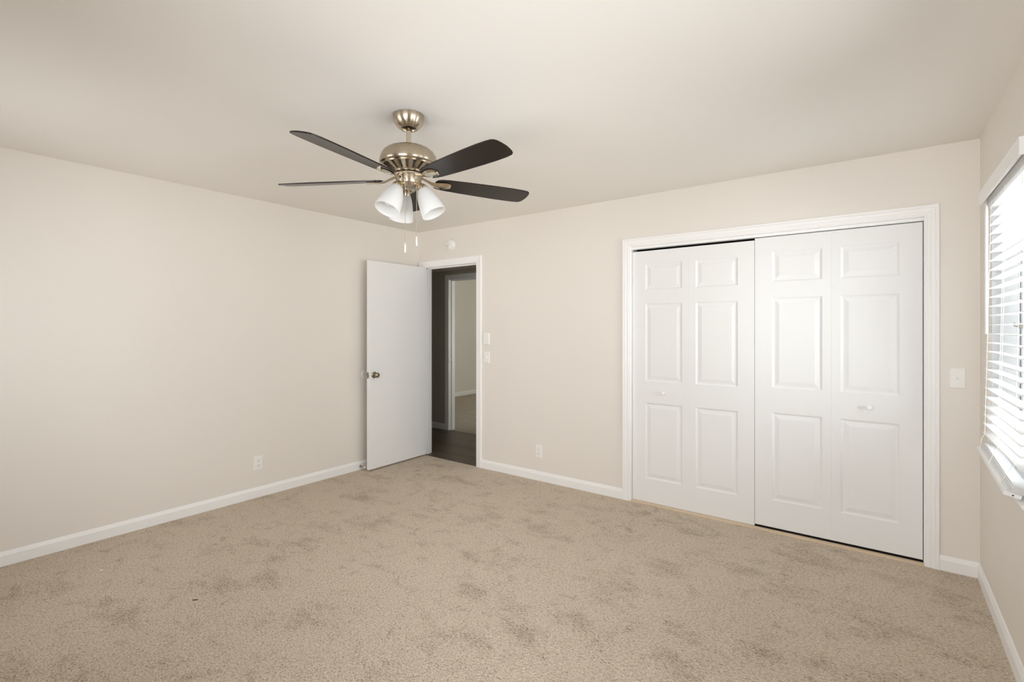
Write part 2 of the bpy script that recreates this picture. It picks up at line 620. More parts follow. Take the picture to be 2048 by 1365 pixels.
# door stop strips
box(b, DX0, DX0 + 0.011, 0.040, 0.075, 0.0, DZ)
box(b, DX1 - 0.011, DX1, 0.040, 0.075, 0.0, DZ)
box(b, DX0, DX1, 0.040, 0.075, DZ - 0.011, DZ)
struct('trim_1', b, M_TRIM)

b = bm_new()
sweep_xz(b, COLONIAL, casing_path(CX0 - 0.003, CX1 + 0.003, CZT))
jamb_frame(b, CX0, CX1, CZT, 0.0, WT)
box(b, CX0, CX1, 0.012, 0.060, CZT - 0.0195, CZT, 0.002)       # track valance
struct('trim_2', b, M_TRIM)

b = bm_new()
prof = [(u * 0.86, v) for u, v in RANCH]
sweep_xz(b, prof, casing_path(QX0 - 0.003, QX1 + 0.003, 2.05))
for v in b.verts:
    v.co.y += HY1
jamb_frame(b, QX0, QX1, 2.04, HY1, HY1 + WT)
box(b, QX0, QX0 + 0.011, HY1 + 0.045, HY1 + 0.080, 0.0, 2.04)
box(b, QX1 - 0.011, QX1, HY1 + 0.045, HY1 + 0.080, 0.0, 2.04)
box(b, QX0, QX1, HY1 + 0.045, HY1 + 0.080, 2.029, 2.04)
t3 = struct('trim_3', b, M_TRIM)
b = bm_new(); box(b, QX0 - 0.0005, QX0 + 0.0012, HY1 + 0.008, HY1 + 0.036, 0.915, 0.972, 0.0005)
obj('strike_plate', b, M_KNOB, t3)

# thresholds: pale strip under the closet doors
b = bm_new(); box(b, CX0, CX1, -0.014, 0.024, -0.004, 0.009, 0.0015)
struct('trim_4', b, M_PALE)

# ------------------------------------------------------------------ entry door (open against the left wall)
door1 = empty('door_1', (0.0905, -0.004, 0.0))
ang = math.atan2(-0.756, 0.0145)           # leaf direction from the hinge
tag(door1, 'open white flush door swung against the left wall beside the hallway opening', 'door', kind='structure')
door1.rotation_euler = (0, 0, ang)
# local: +x along the leaf away from the hinge, +y towards the visible face (world +x side)
LW, LT = 0.758, 0.035
b = bm_new(); box(b, 0.0, LW, 0.0, LT, 0.014, 2.044, 0.0018)
obj('door_leaf', b, M_DOOR, door1)


def knob(parent, name, M, scale=1.0, mat=M_KNOB):
    bm = bm_new()
    pr = [(0.0, 0.0), (0.0315, 0.0), (0.0318, 0.003), (0.030, 0.006), (0.022, 0.009), (0.0125, 0.012), (0.0115, 0.022), (0.0125, 0.027),
          (0.019, 0.031), (0.0245, 0.036), (0.0268, 0.043), (0.0262, 0.050), (0.0225, 0.056), (0.015, 0.0595), (0.006, 0.0605), (0.0, 0.0605)]
    pr = [(max(r, 0.0002) * scale, z * scale) for r, z in pr]
    lathe(bm, pr, 40, M)
    return obj(name, bm, mat, parent, True, 40)


kz = 0.930
Mk = Matrix.Translation((LW - 0.060, LT, kz)) @ Matrix.Rotation(-math.pi / 2, 4, 'X')
knob(door1, 'door_knob', Mk)
Mk = Matrix.Translation((LW - 0.060, 0.0, kz)) @ Matrix.Rotation(math.pi / 2, 4, 'X')
knob(door1, 'door_knob', Mk)
b = bm_new()
box(b, LW - 0.0005, LW + 0.0012, 0.005, LT - 0.005, kz - 0.029, kz + 0.029, 0.0005)
lp = obj('latch_plate', b, M_KNOB, door1)
b = bm_new()
box(b, LW + 0.001, LW + 0.011, 0.011, LT - 0.011, kz - 0.008, kz + 0.008, 0.002)
obj('latch_bolt', b, M_POLISH, lp)
for hz in (0.25, 1.05, 1.83):
    b = bm_new()
    tube(b, [(-0.001, 0.0, hz - 0.044), (-0.001, 0.0, hz + 0.044)], 0.0055, 12)
    obj('hinge', b, M_KNOB, door1)


# ------------------------------------------------------------------ closet bifold doors
def bifold_leaf(w, h, cols, parent):
    """Leaf at local x 0..w, z 0..h, front at y = 0, back at y = +0.032, raised panels pressed in."""
    bm = bm_new()
    (px0, px1) = cols
    rows = [(0.186, 0.786), (0.956, 1.571), (1.680, 1.885)]
    us = [0.0, px0, px1, w]
    vz = [0.0]
    for r in rows:
        vz += list(r)
    vz.append(h)
    V = {}
    for i, x in enumerate(us):
        for j, z in enumerate(vz):
            V[i, j] = bm.verts.new((x, 0.0, z))
    for i in range(3):
        for j in range(len(vz) - 1):
            if i == 1 and j % 2 == 1:
                continue
            bm.faces.new((V[i, j], V[i + 1, j], V[i + 1, j + 1], V[i, j + 1]))
    for k in range(3):
        j = 1 + 2 * k
        loop = [V[1, j], V[2, j], V[2, j + 1], V[1, j + 1]]
        x0, x1, z0, z1 = px0, px1, vz[j], vz[j + 1]
        for ins, dep in ((0.004, 0.0035), (0.010, 0.0078), (0.014, 0.0085), (0.018, 0.0080), (0.040, 0.0022), (0.0425, 0.0014)):
            new = [bm.verts.new(p) for p in ((x0 + ins, dep, z0 + ins), (x1 - ins, dep, z0 + ins), (x1 - ins, dep, z1 - ins), (x0 + ins, dep, z1 - ins))]
            for q in range(4):
                bm.faces.new((loop[q], loop[(q + 1) % 4], new[(q + 1) % 4], new[q]))
            loop = new
        bm.faces.new(loop)
    # sides and back
    bk = [bm.verts.new(p) for p in ((0, 0.032, 0), (w, 0.032, 0), (w, 0.032, h), (0, 0.032, h))]
    bm.faces.new(bk)
    n = len(vz)
    bm.faces.new([V[i, 0] for i in range(4)] + [bk[1], bk[0]])
    bm.faces.new([V[i, n - 1] for i in range(3, -1, -1)] + [bk[3], bk[2]])
    bm.faces.new([V[0, j] for j in range(n - 1, -1, -1)] + [bk[0], bk[3]])
    bm.faces.new([V[3, j] for j in range(n)] + [bk[2], bk[1]])
    return obj('door_leaf', bm, M_DOOR, parent)


def small_knob(parent, x, z):
    bm = bm_new()
    pr = [(0.0085, 0.0), (0.0085, 0.004), (0.0075, 0.010), (0.009, 0.014), (0.0135, 0.018), (0.0158, 0.023), (0.0148, 0.028), (0.010, 0.0315), (0.004, 0.0325), (0.0002, 0.0325)]
    lathe(bm, pr, 28, Matrix.Translation((x, 0.0, z)) @ Matrix.Rotation(math.pi / 2, 4, 'X'))
    return obj('door_knob', bm, M_TRIM, parent, True, 50)


YD = 0.022
mid = 3.3905
for nm, xs, z0, kx, lab in (
        ('door_2', (CX0 + 0.003, 2.9395, mid - 0.0012), 0.0105, 2.747,
         'left pair of white six panel bifold closet doors, nearer the entry door'),
        ('door_3', (mid + 0.0012, 3.842, CX1 - 0.004), 0.024, 4.036,
         'right pair of white six panel bifold closet doors, nearer the window')):
    d = empty(nm, (0, YD, z0))
    tag(d, lab, 'door', kind='structure')
    for q in range(2):
        w = xs[q + 1] - xs[q] - (0.0004 if q == 0 else 0)
        cols = (0.108, w - 0.0505) if q == 0 else (0.0485, w - 0.108)
        lf = bifold_leaf(w, 1.988, cols, d)
        lf.location = (xs[q], 0, 0)
    small_knob(d, kx, 0.872)


# ------------------------------------------------------------------ wall plates, detector, stops
def plate_mesh(bm, w=0.070, h=0.115, t=0.006):
    """Local: x across, z up, wall at y = 0, front towards -y."""
    pts = [(w / 2, 0.0), (w / 2, 0.0025), (w / 2 - 0.004, t)]
    loops = []
    for hx, dep in pts:
        hz = h / 2 - (w / 2 - hx)
        loops.append([bm.verts.new(p) for p in ((-hx, -dep, -hz), (hx, -dep, -hz), (hx, -dep, hz), (-hx, -dep, hz))])
    for a, c in zip(loops, loops[1:]):
        for k in range(4):
            bm.faces.new((a[k], a[(k + 1) % 4], c[(k + 1) % 4], c[k]))
    bm.faces.new(loops[-1]); bm.faces.new(list(reversed(loops[0])))


def screw(parent, z):
    bm = bm_new()
    lathe(bm, [(0.0032, 0.0), (0.003, 0.0012), (0.0002, 0.0016)], 14, Matrix.Translation((0, -0.0058, z)) @ Matrix.Rotation(math.pi / 2, 4, 'X'))
    obj('screw', bm, M_PLATE, parent, True)


def make_outlet():
    t = empty('wall_outlet', (0, 0, 0))
    bm = bm_new(); plate_mesh(bm); obj('cover_plate', bm, M_PLATE, t)
    for s in (1, -1):
        bm = bm_new()
        zc = s * 0.0195
        n = 24
        ring0, ring1 = [], []
        for k in range(n):
            a = 2 * math.pi * k / n
            x = 0.0172 * math.cos(a)
            z = max(-0.0135, min(0.0135, 0.0172 * math.sin(a)))
            ring0.append(bm.verts.new((x, -0.005, zc + z)))
            ring1.append(bm.verts.new((x * 0.95, -0.0078, zc + z * 0.95)))
        for k in range(n):
            bm.faces.new((ring0[k], ring0[(k + 1) % n], ring1[(k + 1) % n], ring1[k]))
        bm.faces.new(ring1)
        rc = obj('receptacle', bm, M_PLATE, t)
        for (sx, w, h, dz) in ((-0.0063, 0.0024, 0.0085, 0.003), (0.0063, 0.0024, 0.0070, 0.003)):
            bm = bm_new(); box(bm, sx - w / 2, sx + w / 2, -0.0082, -0.0070, zc + dz - h / 2, zc + dz + h / 2)
            obj('slot', bm, M_SLOT, rc)
        bm = bm_new()
        lathe(bm, [(0.0026, 0.0), (0.0026, 0.0012), (0.0002, 0.0012)], 12, Matrix.Translation((0, -0.0070, zc - 0.0070)) @ Matrix.Rotation(math.pi / 2, 4, 'X'))
        obj('ground_hole', bm, M_SLOT, rc)
    screw(t, 0.0)
    return t


def copy_tree(o, parent=None):
    c = o.copy()
    COL.objects.link(c)
    c.parent = parent
    for ch in list(o.children):
        copy_tree(ch, c)
    return c


out1 = make_outlet()
out1.location = (0.0, -1.750, 0.278); out1.rotation_euler = (0, 0, math.pi / 2)
tag(out1, 'white duplex power outlet low on the left wall above its baseboard', 'outlet', 'power outlets')
out2 = copy_tree(out1)
out2.location = (1.600, 0.0, 0.263); out2.rotation_euler = (0, 0, 0)
tag(out2, 'white duplex power outlet low on the wall between entry door and closet', 'outlet', 'power outlets')


def make_switch():
    t = empty('light_switch', (0, 0, 0))
    bm = bm_new(); plate_mesh(bm); obj('cover_plate', bm, M_PLATE, t)
    bm = bm_new()
    box(bm, -0.0055, 0.0055, -0.0075, -0.004, -0.0125, 0.0125, 0.0008)
    sl = obj('switch_frame', bm, M_PLATE, t)
    bm = bm_new()
    v = [bm.verts.new(p) for p in ((-0.004, -0.007, -0.010), (0.004, -0.007, -0.010), (0.004, -0.007, 0.007), (-0.004, -0.007, 0.007),
                                   (-0.0034, -0.019, 0.004), (0.0034, -0.019, 0.004), (0.0034, -0.017, 0.009), (-0.0034, -0.017, 0.009))]
    for f in ((0, 1, 5, 4), (1, 2, 6, 5), (2, 3, 7, 6), (3, 0, 4, 7), (4, 5, 6, 7), (3, 2, 1, 0)):
        bm.faces.new([v[i] for i in f])
    bmesh.ops.bevel(bm, geom=list(bm.edges), offset=0.0008, segments=1, affect='EDGES')
    obj('toggle', bm, M_PLATE, t)
    screw(t, 0.030); screw(t, -0.030)
    return t


sw1 = make_switch()
sw1.location = (4.443, 0.0, 1.104)
tag(sw1, 'white toggle light switch on the narrow wall between closet and window', 'light switch', 'toggle light switches')
sw2 = copy_tree(sw1)
sw2.location = (0.985, 0.0, 1.100)
tag(sw2, 'white toggle light switch beside the entry door, below the blank plate', 'light switch', 'toggle light switches')

bp_ = empty('blank_plate', (0.985, 0.0, 1.281))
tag(bp_, 'white blank wall plate beside the entry door, above the light switch', 'wall plate')
b = bm_new(); plate_mesh(b, 0.070, 0.115, 0.012); obj('cover_plate', b, M_PLATE, bp_)
screw(bp_, 0.0)
bp_.children[1].location = (0, -0.0062, 0.042)

det = empty('smoke_detector', (0.506, 0.0, 2.258))
tag(det, 'small round white smoke detector on the wall above the entry door', 'smoke detector')
Md = Matrix.Rotation(math.pi / 2, 4, 'X')
b = bm_new(); lathe(b, [(0.0002, 0.0), (0.0525, 0.0), (0.0525, 0.009), (0.051, 0.010)], 48, Md, cap1=True)
obj('mounting_base', b, M_PLATE, det, True)
b = bm_new(); lathe(b, [(0.049, 0.009), (0.0505, 0.012), (0.050, 0.024), (0.046, 0.031), (0.038, 0.034), (0.0002, 0.035)], 48, Md)
obj('cover', b, M_PLATE, det, True)
b = bm_new(); lathe(b, [(0.0045, 0.0), (0.0045, 0.002), (0.0002, 0.002)], 16, Matrix.Translation((-0.022, -0.0335, -0.017)) @ Md)
obj('indicator', b, M_SLOT, det)
b = bm_new(); lathe(b, [(0.011, 0.0), (0.011, 0.002), (0.0095, 0.003), (0.0002, 0.003)], 24, Matrix.Translation((0.006, -0.0342, 0.004)) @ Md)
obj('test_button', b, M_PLATE, det, True)

wb = empty('wall_bumper', (0.0, -0.706, 0.930))
tag(wb, 'pale round bumper on the left wall behind the open door knob', 'wall bumper')
Mx = Matrix.Rotation(math.pi / 2, 4, 'Y')
b = bm_new(); lathe(b, [(0.0002, 0.0), (0.041, 0.0), (0.041, 0.003), (0.039, 0.0055), (0.036, 0.0055), (0.034, 0.003), (0.0002, 0.0025)], 40, Mx)
obj('bumper_disc', b, M_RUBBER, wb, True)

ds = empty('door_stop', (0.013, -0.768, 0.034))
tag(ds, 'nickel rod door stop with white tip on the left baseboard behind the door', 'door stop')
b = bm_new(); lathe(b, [(0.0125, 0.0), (0.0125, 0.003), (0.008, 0.007), (0.0055, 0.012), (0.005, 0.055), (0.0065, 0.058), (0.0065, 0.062)], 24, Mx, cap0=True, cap1=True)
obj('rod', b, M_KNOB, ds, True)
b = bm_new(); lathe(b, [(0.008, 0.061), (0.0088, 0.064), (0.0088, 0.072), (0.007, 0.076), (0.0002, 0.077)], 24, Mx, cap0=True)
obj('rubber_tip', b, M_RUBBER, ds, True)

# small debris on the carpet
random.seed(3)
for nm, loc, mat, lab, s in (('paper_crumb', (0.532, -2.898, 0.002), M_CRUMB, 'tiny white crumb of paper lying on the carpet near the left baseboard', (0.007, 0.005, 0.004)),
                             ('carpet_lint', (1.303, -2.705, 0.002), M_LINT, 'tiny dark thread of lint lying on the open carpet', (0.014, 0.003, 0.003))):
    b = bm_new()
    bmesh.ops.create_icosphere(b, subdivisions=2, radius=1.0)
    for v in b.verts:
        k = 1 + 0.35 * noise.noise(v.co * 2.1 + Vector((7, 1, 3)))
        v.co = Vector((v.co.x * s[0] * k, v.co.y * s[1] * k + 0.25 * abs(v.co.x) * s[0], v.co.z * s[2] * k))
    o = obj(nm, b, mat, None, True, 60)
    o.location = loc
    o.rotation_euler = (0, 0, 0.9)
    tag(o, lab, 'debris')


# ------------------------------------------------------------------ ceiling fan
R_AX = Vector((math.cos(YAW), math.sin(YAW), 0))
N_AX = Vector((math.sin(YAW), -math.cos(YAW), 0))       # towards the viewer's side of the room
FX, FY = 2.224, -2.097


def fan_dir(deg):
    a = math.radians(deg)
    return R_AX * math.cos(a) + N_AX * math.sin(a)


def fan_rot(deg):
    d = fan_dir(deg)
    return math.atan2(d.y, d.x)


fan = empty('ceiling_fan', (FX, FY, 0.0))
tag(fan, 'brushed nickel ceiling fan with five dark blades and three white glass lamps', 'ceiling fan')

b = bm_new()
lathe(b, [(0.0762, 2.4400), (0.0765, 2.4300), (0.0755, 2.4200), (0.0720, 2.4080), (0.0660, 2.3960), (0.0575, 2.3850), (0.0480, 2.3770), (0.0425, 2.3740), (0.0405, 2.3730),
          (0.0385, 2.3735), (0.0370, 2.3760), (0.0350, 2.3900)], 72)
cano = obj('canopy', b, M_NICKEL, fan, True, 50)
b = bm_new(); lathe(b, [(0.0355, 2.386), (0.0002, 2.387)], 40)
obj('canopy_opening', b, M_SLOT, cano)
for a in (60, -30):
    b = bm_new()
    d = fan_dir(a)
    tube(b, [d * 0.074 + Vector((0, 0, 2.428)), d * 0.0795 + Vector((0, 0, 2.428))], 0.0035, 12)
    obj('screw', b, M_POLISH, cano, True)
b = bm_new(); lathe(b, [(0.0125, 2.400), (0.0125, 2.268)], 32)
obj('downrod', b, M_POLISH, fan, True)
b = bm_new()
lathe(b, [(0.0126, 2.292), (0.024, 2.290), (0.030, 2.284), (0.060, 2.281), (0.082, 2.279), (0.088, 2.2765), (0.091, 2.2755), (0.108, 2.268), (0.124, 2.255), (0.1345, 2.238), (0.1395, 2.220),
          (0.1410, 2.208), (0.1412, 2.2005), (0.1395, 2.198), (0.1395, 2.1955), (0.1370, 2.194), (0.132, 2.193), (0.129, 2.190)], 96)
mot = obj('motor_housing', b, M_NICKEL, fan, True, 50)
# vent basket: tapered ring of ribs with open slots
b = bm_new()
lathe(b, [(0.129, 2.191), (0.1265, 2.186), (0.1215, 2.1845)], 96)
lathe(b, [(0.0800, 2.1600), (0.0760, 2.1560), (0.0740, 2.1520), (0.0600, 2.1510)], 96)
NR = 20
for k in range(NR):
    a0 = 2 * math.pi * k / NR
    hw = 2 * math.pi / NR * 0.30
    prev = None
    for (r, z) in ((0.1215, 2.1845), (0.110, 2.1785), (0.095, 2.169), (0.080, 2.160)):
        row = []
        for rr in (r, r - 0.006):
            for s in (-1, 1):
                row.append(b.verts.new((rr * math.cos(a0 + s * hw), rr * math.sin(a0 + s * hw), z + (0 if rr == r else 0.005))))
        if prev:
            for (i, j) in ((0, 1), (1, 3), (3, 2), (2, 0)):
                b.faces.new((prev[i], prev[j], row[j], row[i]))
        prev = row
vb = obj('vent_basket', b, M_NICKEL, fan, True, 40)
b = bm_new(); lathe(b, [(0.108, 2.188), (0.100, 2.178), (0.072, 2.159)], 48)
obj('vent_core', b, M_SLOT, vb, True)
b = bm_new(); lathe(b, [(0.055, 2.1515), (0.066, 2.1500), (0.0705, 2.1455), (0.0705, 2.1400), (0.067, 2.1370), (0.050, 2.1365)], 72)
obj('flywheel', b, M_POLISH, fan, True, 40)
b = bm_new(); lathe(b, [(0.0665, 2.1370), (0.0665, 2.1345), (0.0625, 2.1335), (0.0625, 2.1020), (0.0615, 2.0990), (0.0590, 2.0975), (0.056, 2.0970), (0.053, 2.0920), (0.046, 2.0860), (0.043, 2.0825), (0.020, 2.0800), (0.0002, 2.0795)], 72)
sh = obj('switch_housing', b, M_NICKEL, fan, True, 40)
d = fan_dir(118)
b = bm_new(); tube(b, [d * 0.0615 + Vector((0, 0, 2.121)), d * 0.0640 + Vector((0, 0, 2.121))], 0.0055, 14)
obj('reverse_switch', b, M_SLOT, sh)

# blades and irons (local: +x outwards, +y trailing)
BA0, PITCH = 43.5, -12.5
ZB = 2.121


def blade_outline():
    w = [(0.135, 0.020), (0.139, 0.033), (0.148, 0.042), (0.165, 0.0485), (0.20, 0.0530), (0.28, 0.0580), (0.38, 0.0630), (0.48, 0.0665), (0.56, 0.0675), (0.615, 0.0660)]
    up = [(r, h) for r, h in w]
    tip = [(0.648, 0.0630), (0.660, 0.0560), (0.667, 0.0440), (0.672, 0.0220), (0.673, 0.0)]
    pts = [(0.133, 0.0)] + up + tip
    low = [(r, -h) for r, h in reversed(pts[1:-1])]
    return pts + low


def blade_bm():
    bm = bm_new()
    ol = blade_outline()
    top = [bm.verts.new((x, y, 0.003)) for x, y in ol]
    bot = [bm.verts.new((x, y, -0.003)) for x, y in ol]
    bm.faces.new(top); bm.faces.new(list(reversed(bot)))
    n = len(ol)
    for k in range(n):
        bm.faces.new((top[k], top[(k + 1) % n], bot[(k + 1) % n], bot[k]))
    es = [e for e in bm.edges if len(e.link_faces) == 2 and any(len(f.verts) > 4 for f in e.link_faces)]
    bmesh.ops.bevel(bm, geom=es, offset=0.0012, segments=2, affect='EDGES')
    return bm


def iron_bm(pitch):
    """Leaf-shaped bracket: narrow arm at the hub, twisting into a creased paddle under the blade."""
    bm = bm_new()
    st = [(0.062, 0.015, 0.0185, 0.0), (0.078, 0.0135, 0.0150, 0.05), (0.095, 0.0125, 0.0085, 0.25), (0.112, 0.0145, 0.0015, 0.55), (0.128, 0.0195, -0.0040, 0.85), (0.145, 0.0245, -0.0065, 1.0),
          (0.165, 0.0310, -0.0070, 1.0), (0.185, 0.0335, -0.0065, 1.0), (0.202, 0.0310, -0.0060, 1.0), (0.213, 0.0245, -0.0055, 1.0), (0.219, 0.0140, -0.0050, 1.0)]
    rows = []
    for r, w, z, f in st:
        ta = math.radians(pitch) * f
        row = []
        for q, (yy, zz) in enumerate(((-1, 0.0), (-0.6, -0.0045), (0.0, -0.0075), (0.6, -0.0045), (1, 0.0), (0.5, 0.0024), (0, 0.0028), (-0.5, 0.0024))):
            y = yy * w
            dz = zz + z
            row.append(bm.verts.new((r, y * math.cos(ta), dz + y * math.sin(ta))))
        rows.append(row)
    for a, c in zip(rows, rows[1:]):
        for k in range(8):
            bm.faces.new((a[k], a[(k + 1) % 8], c[(k + 1) % 8], c[k]))
    bm.faces.new(rows[0]); bm.faces.new(list(reversed(rows[-1])))
    return bm


blade_me = screw_me = None
for k in range(5):
    rz = fan_rot(BA0 + 72 * k)
    if blade_me is None:
        bl = obj('blade', blade_bm(), M_BLADE, fan, True, 40)
        ir = obj('blade_iron', iron_bm(PITCH), M_POLISH, fan, True, 50)
        blade_me, iron_me = bl.data, ir.data
    else:
        bl = bpy.data.objects.new('blade', blade_me); COL.objects.link(bl); bl.parent = fan
        ir = bpy.data.objects.new('blade_iron', iron_me); COL.objects.link(ir); ir.parent = fan
    bl.location = (0, 0, ZB)
    bl.rotation_euler = (math.radians(PITCH), 0, rz)
    ir.location = (0, 0, ZB)
    ir.rotation_euler = (0, 0, rz)
    ca = math.radians(PITCH)
    for (sx, sy) in ((0.165, 0.018), (0.165, -0.018), (0.200, 0.0)):
        if screw_me is None:
            sbm = bm_new()
            lathe(sbm, [(0.0045, 0.0), (0.004, -0.002), (0.0002, -0.003)], 14)
            sc_ = obj('screw', sbm, M_POLISH, ir, True)
            screw_me = sc_.data
        else:
            sc_ = bpy.data.objects.new('screw', screw_me); COL.objects.link(sc_); sc_.parent = ir
        sc_.location = (sx, sy * math.cos(ca), sy * math.sin(ca) - 0.0105)
        sc_.rotation_euler = (ca, 0, 0)

# light kit: three bell shades
TILT = math.radians(27)
for k, a in enumerate((10, 127.5, 241)):
    d = fan_dir(a)
    neck = d * 0.071 + Vector((0, 0, 2.0705))
    ax = (d * math.sin(TILT) - Vector((0, 0, 1)) * math.cos(TILT)).normalized()
    Q = Vector((0, 0, 1)).rotation_difference(ax).to_matrix().to_4x4()
    Mn = Matrix.Translation(neck) @ Q
    b = bm_new()
    outer = [(0.0275, 0.000), (0.0300, 0.004), (0.0350, 0.014), (0.0415, 0.030), (0.0475, 0.050), (0.0525, 0.072), (0.0565, 0.094), (0.0595, 0.116), (0.0612, 0.133), (0.0608, 0.1355)]
    inner = [(r - 0.0032, z - 0.0005) for r, z in reversed(outer[:-1])]
    lathe(b, outer + inner, 56, Mn)
    shd = obj('lamp_shade', b, M_SHADE, fan, True, 60)
    b = bm_new()
    lathe(b, [(0.0105, -0.034), (0.0125, -0.028), (0.0200, -0.022), (0.0265, -0.012), (0.0300, -0.004), (0.0305, 0.003), (0.0285, 0.004), (0.0260, 0.002), (0.0002, 0.001)], 40, Mn)
    obj('lamp_socket', b, M_POLISH, shd, True, 50)
    b = bm_new()
    tube(b, [d * 0.040 + Vector((0, 0, 2.102)), d * 0.050 + Vector((0, 0, 2.1015)), neck - ax * 0.030], 0.0095, 16)
    obj('lamp_arm', b, M_NICKEL, shd, True, 60)
    b = bm_new()
    lathe(b, [(0.013, 0.004), (0.0135, 0.030), (0.018, 0.045), (0.026, 0.062), (0.0300, 0.078), (0.0295, 0.090), (0.024, 0.102), (0.013, 0.110), (0.0002, 0.112)], 32, Mn)
    obj('bulb', b, M_SHADE, shd, True, 60)


def ball_chain(a, r, z_top, z_bot):
    d = fan_dir(a)
    bm = bm_new()
    p = d * r
    tube(bm, [d * 0.058 + Vector((0, 0, z_top + 0.018)), d * (r + 0.002) + Vector((0, 0, z_top + 0.014)), p + Vector((0, 0, z_top))], 0.0028, 8)
    z = z_top
    while z > z_bot:
        bmesh.ops.create_icosphere(bm, subdivisions=1, radius=0.0021, matrix=Matrix.Translation(p + Vector((0, 0, z))))
        z -= 0.0044
    tube(bm, [p + Vector((0, 0, z_top)), p + Vector((0, 0, z_bot))], 0.0009, 6)
    ch = obj('pull_chain', bm, M_POLISH, fan, True, 60)
    bm = bm_new()
    lathe(bm, [(0.0004, z_bot + 0.004), (0.0026, z_bot + 0.002), (0.0026, z_bot - 0.006), (0.0022, z_bot - 0.007), (0.0034, z_bot - 0.009), (0.0038, z_bot - 0.036), (0.0028, z_bot - 0.041), (0.0003, z_bot - 0.042)],
          14, Matrix.Translation(Vector((p.x, p.y, 0))))
    obj('pull_fob', bm, M_RUBBER, ch, True, 50)


ball_chain(93, 0.064, 2.098, 1.794)
ball_chain(42, 0.064, 2.098, 1.830)

# ------------------------------------------------------------------ right window
win = empty('window_1', (W, (WOY0 + WOY1) / 2, WOZ0))
tag(win, 'white framed window behind the horizontal blind on the right wall', 'window', kind='structure')


def wobj(name, bm, mat, parent=win, smooth=False):
    for v in bm.verts:
        v.co -= Vector(win.location)
    return obj(name, bm, mat, parent, smooth)


def rect_frame(bm, y0, y1, z0, z1, w, x0, x1):
    box(bm, x0, x1, y0, y0 + w, z0, z1)
    box(bm, x0, x1, y1 - w, y1, z0, z1)
    box(bm, x0, x1, y0 + w, y1 - w, z0, z0 + w)
    box(bm, x0, x1, y0 + w, y1 - w, z1 - w, z1)


b = bm_new()
rect_frame(b, WOY0, WOY1, WOZ0, WOZ1, 0.012, W + 0.016, W + 0.150)
wobj('jamb_liner', b, M_VINYL)
b = bm_new()
rect_frame(b, WOY0 + 0.012, WOY1 - 0.012, WOZ0 + 0.012, WOZ1 - 0.012, 0.030, W + 0.110, W + 0.150)
wf = wobj('window_frame', b, M_VINYL)
b = bm_new()
rect_frame(b, WOY0 + 0.042, WOY1 - 0.042, WOZ0 + 0.042, WOZ1 - 0.042, 0.004, W + 0.112, W + 0.145)
wobj('gasket', b, M_GASKET, win)
b = bm_new()
rect_frame(b, WOY0 + 0.046, WOY1 - 0.046, WOZ0 + 0.046, WOZ1 - 0.046, 0.045, W + 0.116, W + 0.148)
sash = wobj('sash', b, M_VINYL)
b = bm_new(); box(b, W + 0.130, W + 0.134, WOY0 + 0.088, WOY1 - 0.088, WOZ0 + 0.088, WOZ1 - 0.088)
wobj('pane', b, M_GLASS)
b = bm_new()
box(b, W + 0.092, W + 0.112, -0.475, -0.405, WOZ0 + 0.014, WOZ0 + 0.034, 0.003)
tube(b, [(W + 0.100, -0.440, WOZ0 + 0.030), (W + 0.085, -0.442, WOZ0 + 0.046), (W + 0.070, -0.460, WOZ0 + 0.050), (W + 0.062, -0.505, WOZ0 + 0.042)], 0.0055, 10)
tube(b, [(W + 0.062, -0.505, WOZ0 + 0.042), (W + 0.050, -0.508, WOZ0 + 0.045)], 0.0075, 10)
wobj('crank_handle', b, M_BRONZE, win, True)
b = bm_new()
box(b, W + 0.098, W + 0.116, WOY1 - 0.105, WOY1 - 0.080, 1.385, 1.405, 0.003)
tube(b, [(W + 0.100, WOY1 - 0.092, 1.395), (W + 0.088, WOY1 - 0.098, 1.397), (W + 0.083, WOY1 - 0.104, 1.412)], 0.005, 10)
wobj('sash_lock', b, M_BRONZE, win, True)
# stool with rounded nose
b = bm_new()
prof = [(W + 0.115, 0.738), (W - 0.018, 0.738), (W - 0.0235, 0.7355), (W - 0.026, 0.730), (W - 0.026, 0.726), (W - 0.0235, 0.7205), (W - 0.018, 0.718), (W + 0.115, 0.718)]
e0 = [b.verts.new((x, WOY0 - 0.0, z)) for x, z in prof]
e1 = [b.verts.new((x, WOY1 + 0.0, z)) for x, z in prof]
for k in range(len(prof)):
    b.faces.new((e0[k], e0[(k + 1) % 8], e1[(k + 1) % 8], e1[k]))
b.faces.new(e0); b.faces.new(list(reversed(e1)))
for (ya, yb) in ((WOY0 - 0.03, WOY0 - 0.0002), (WOY1 + 0.0002, WOY1 + 0.008)):     # horns in front of the wall
    pr2 = [(min(x, W - 0.0005), z) for x, z in prof]
    h0 = [b.verts.new((x, ya, z)) for x, z in pr2]
    h1 = [b.verts.new((x, yb, z)) for x, z in pr2]
    for k in range(8):
        b.faces.new((h0[k], h0[(k + 1) % 8], h1[(k + 1) % 8], h1[k]))
    b.faces.new(h0); b.faces.new(list(reversed(h1)))
wobj('window_sill', b, M_TRIM, win, True)

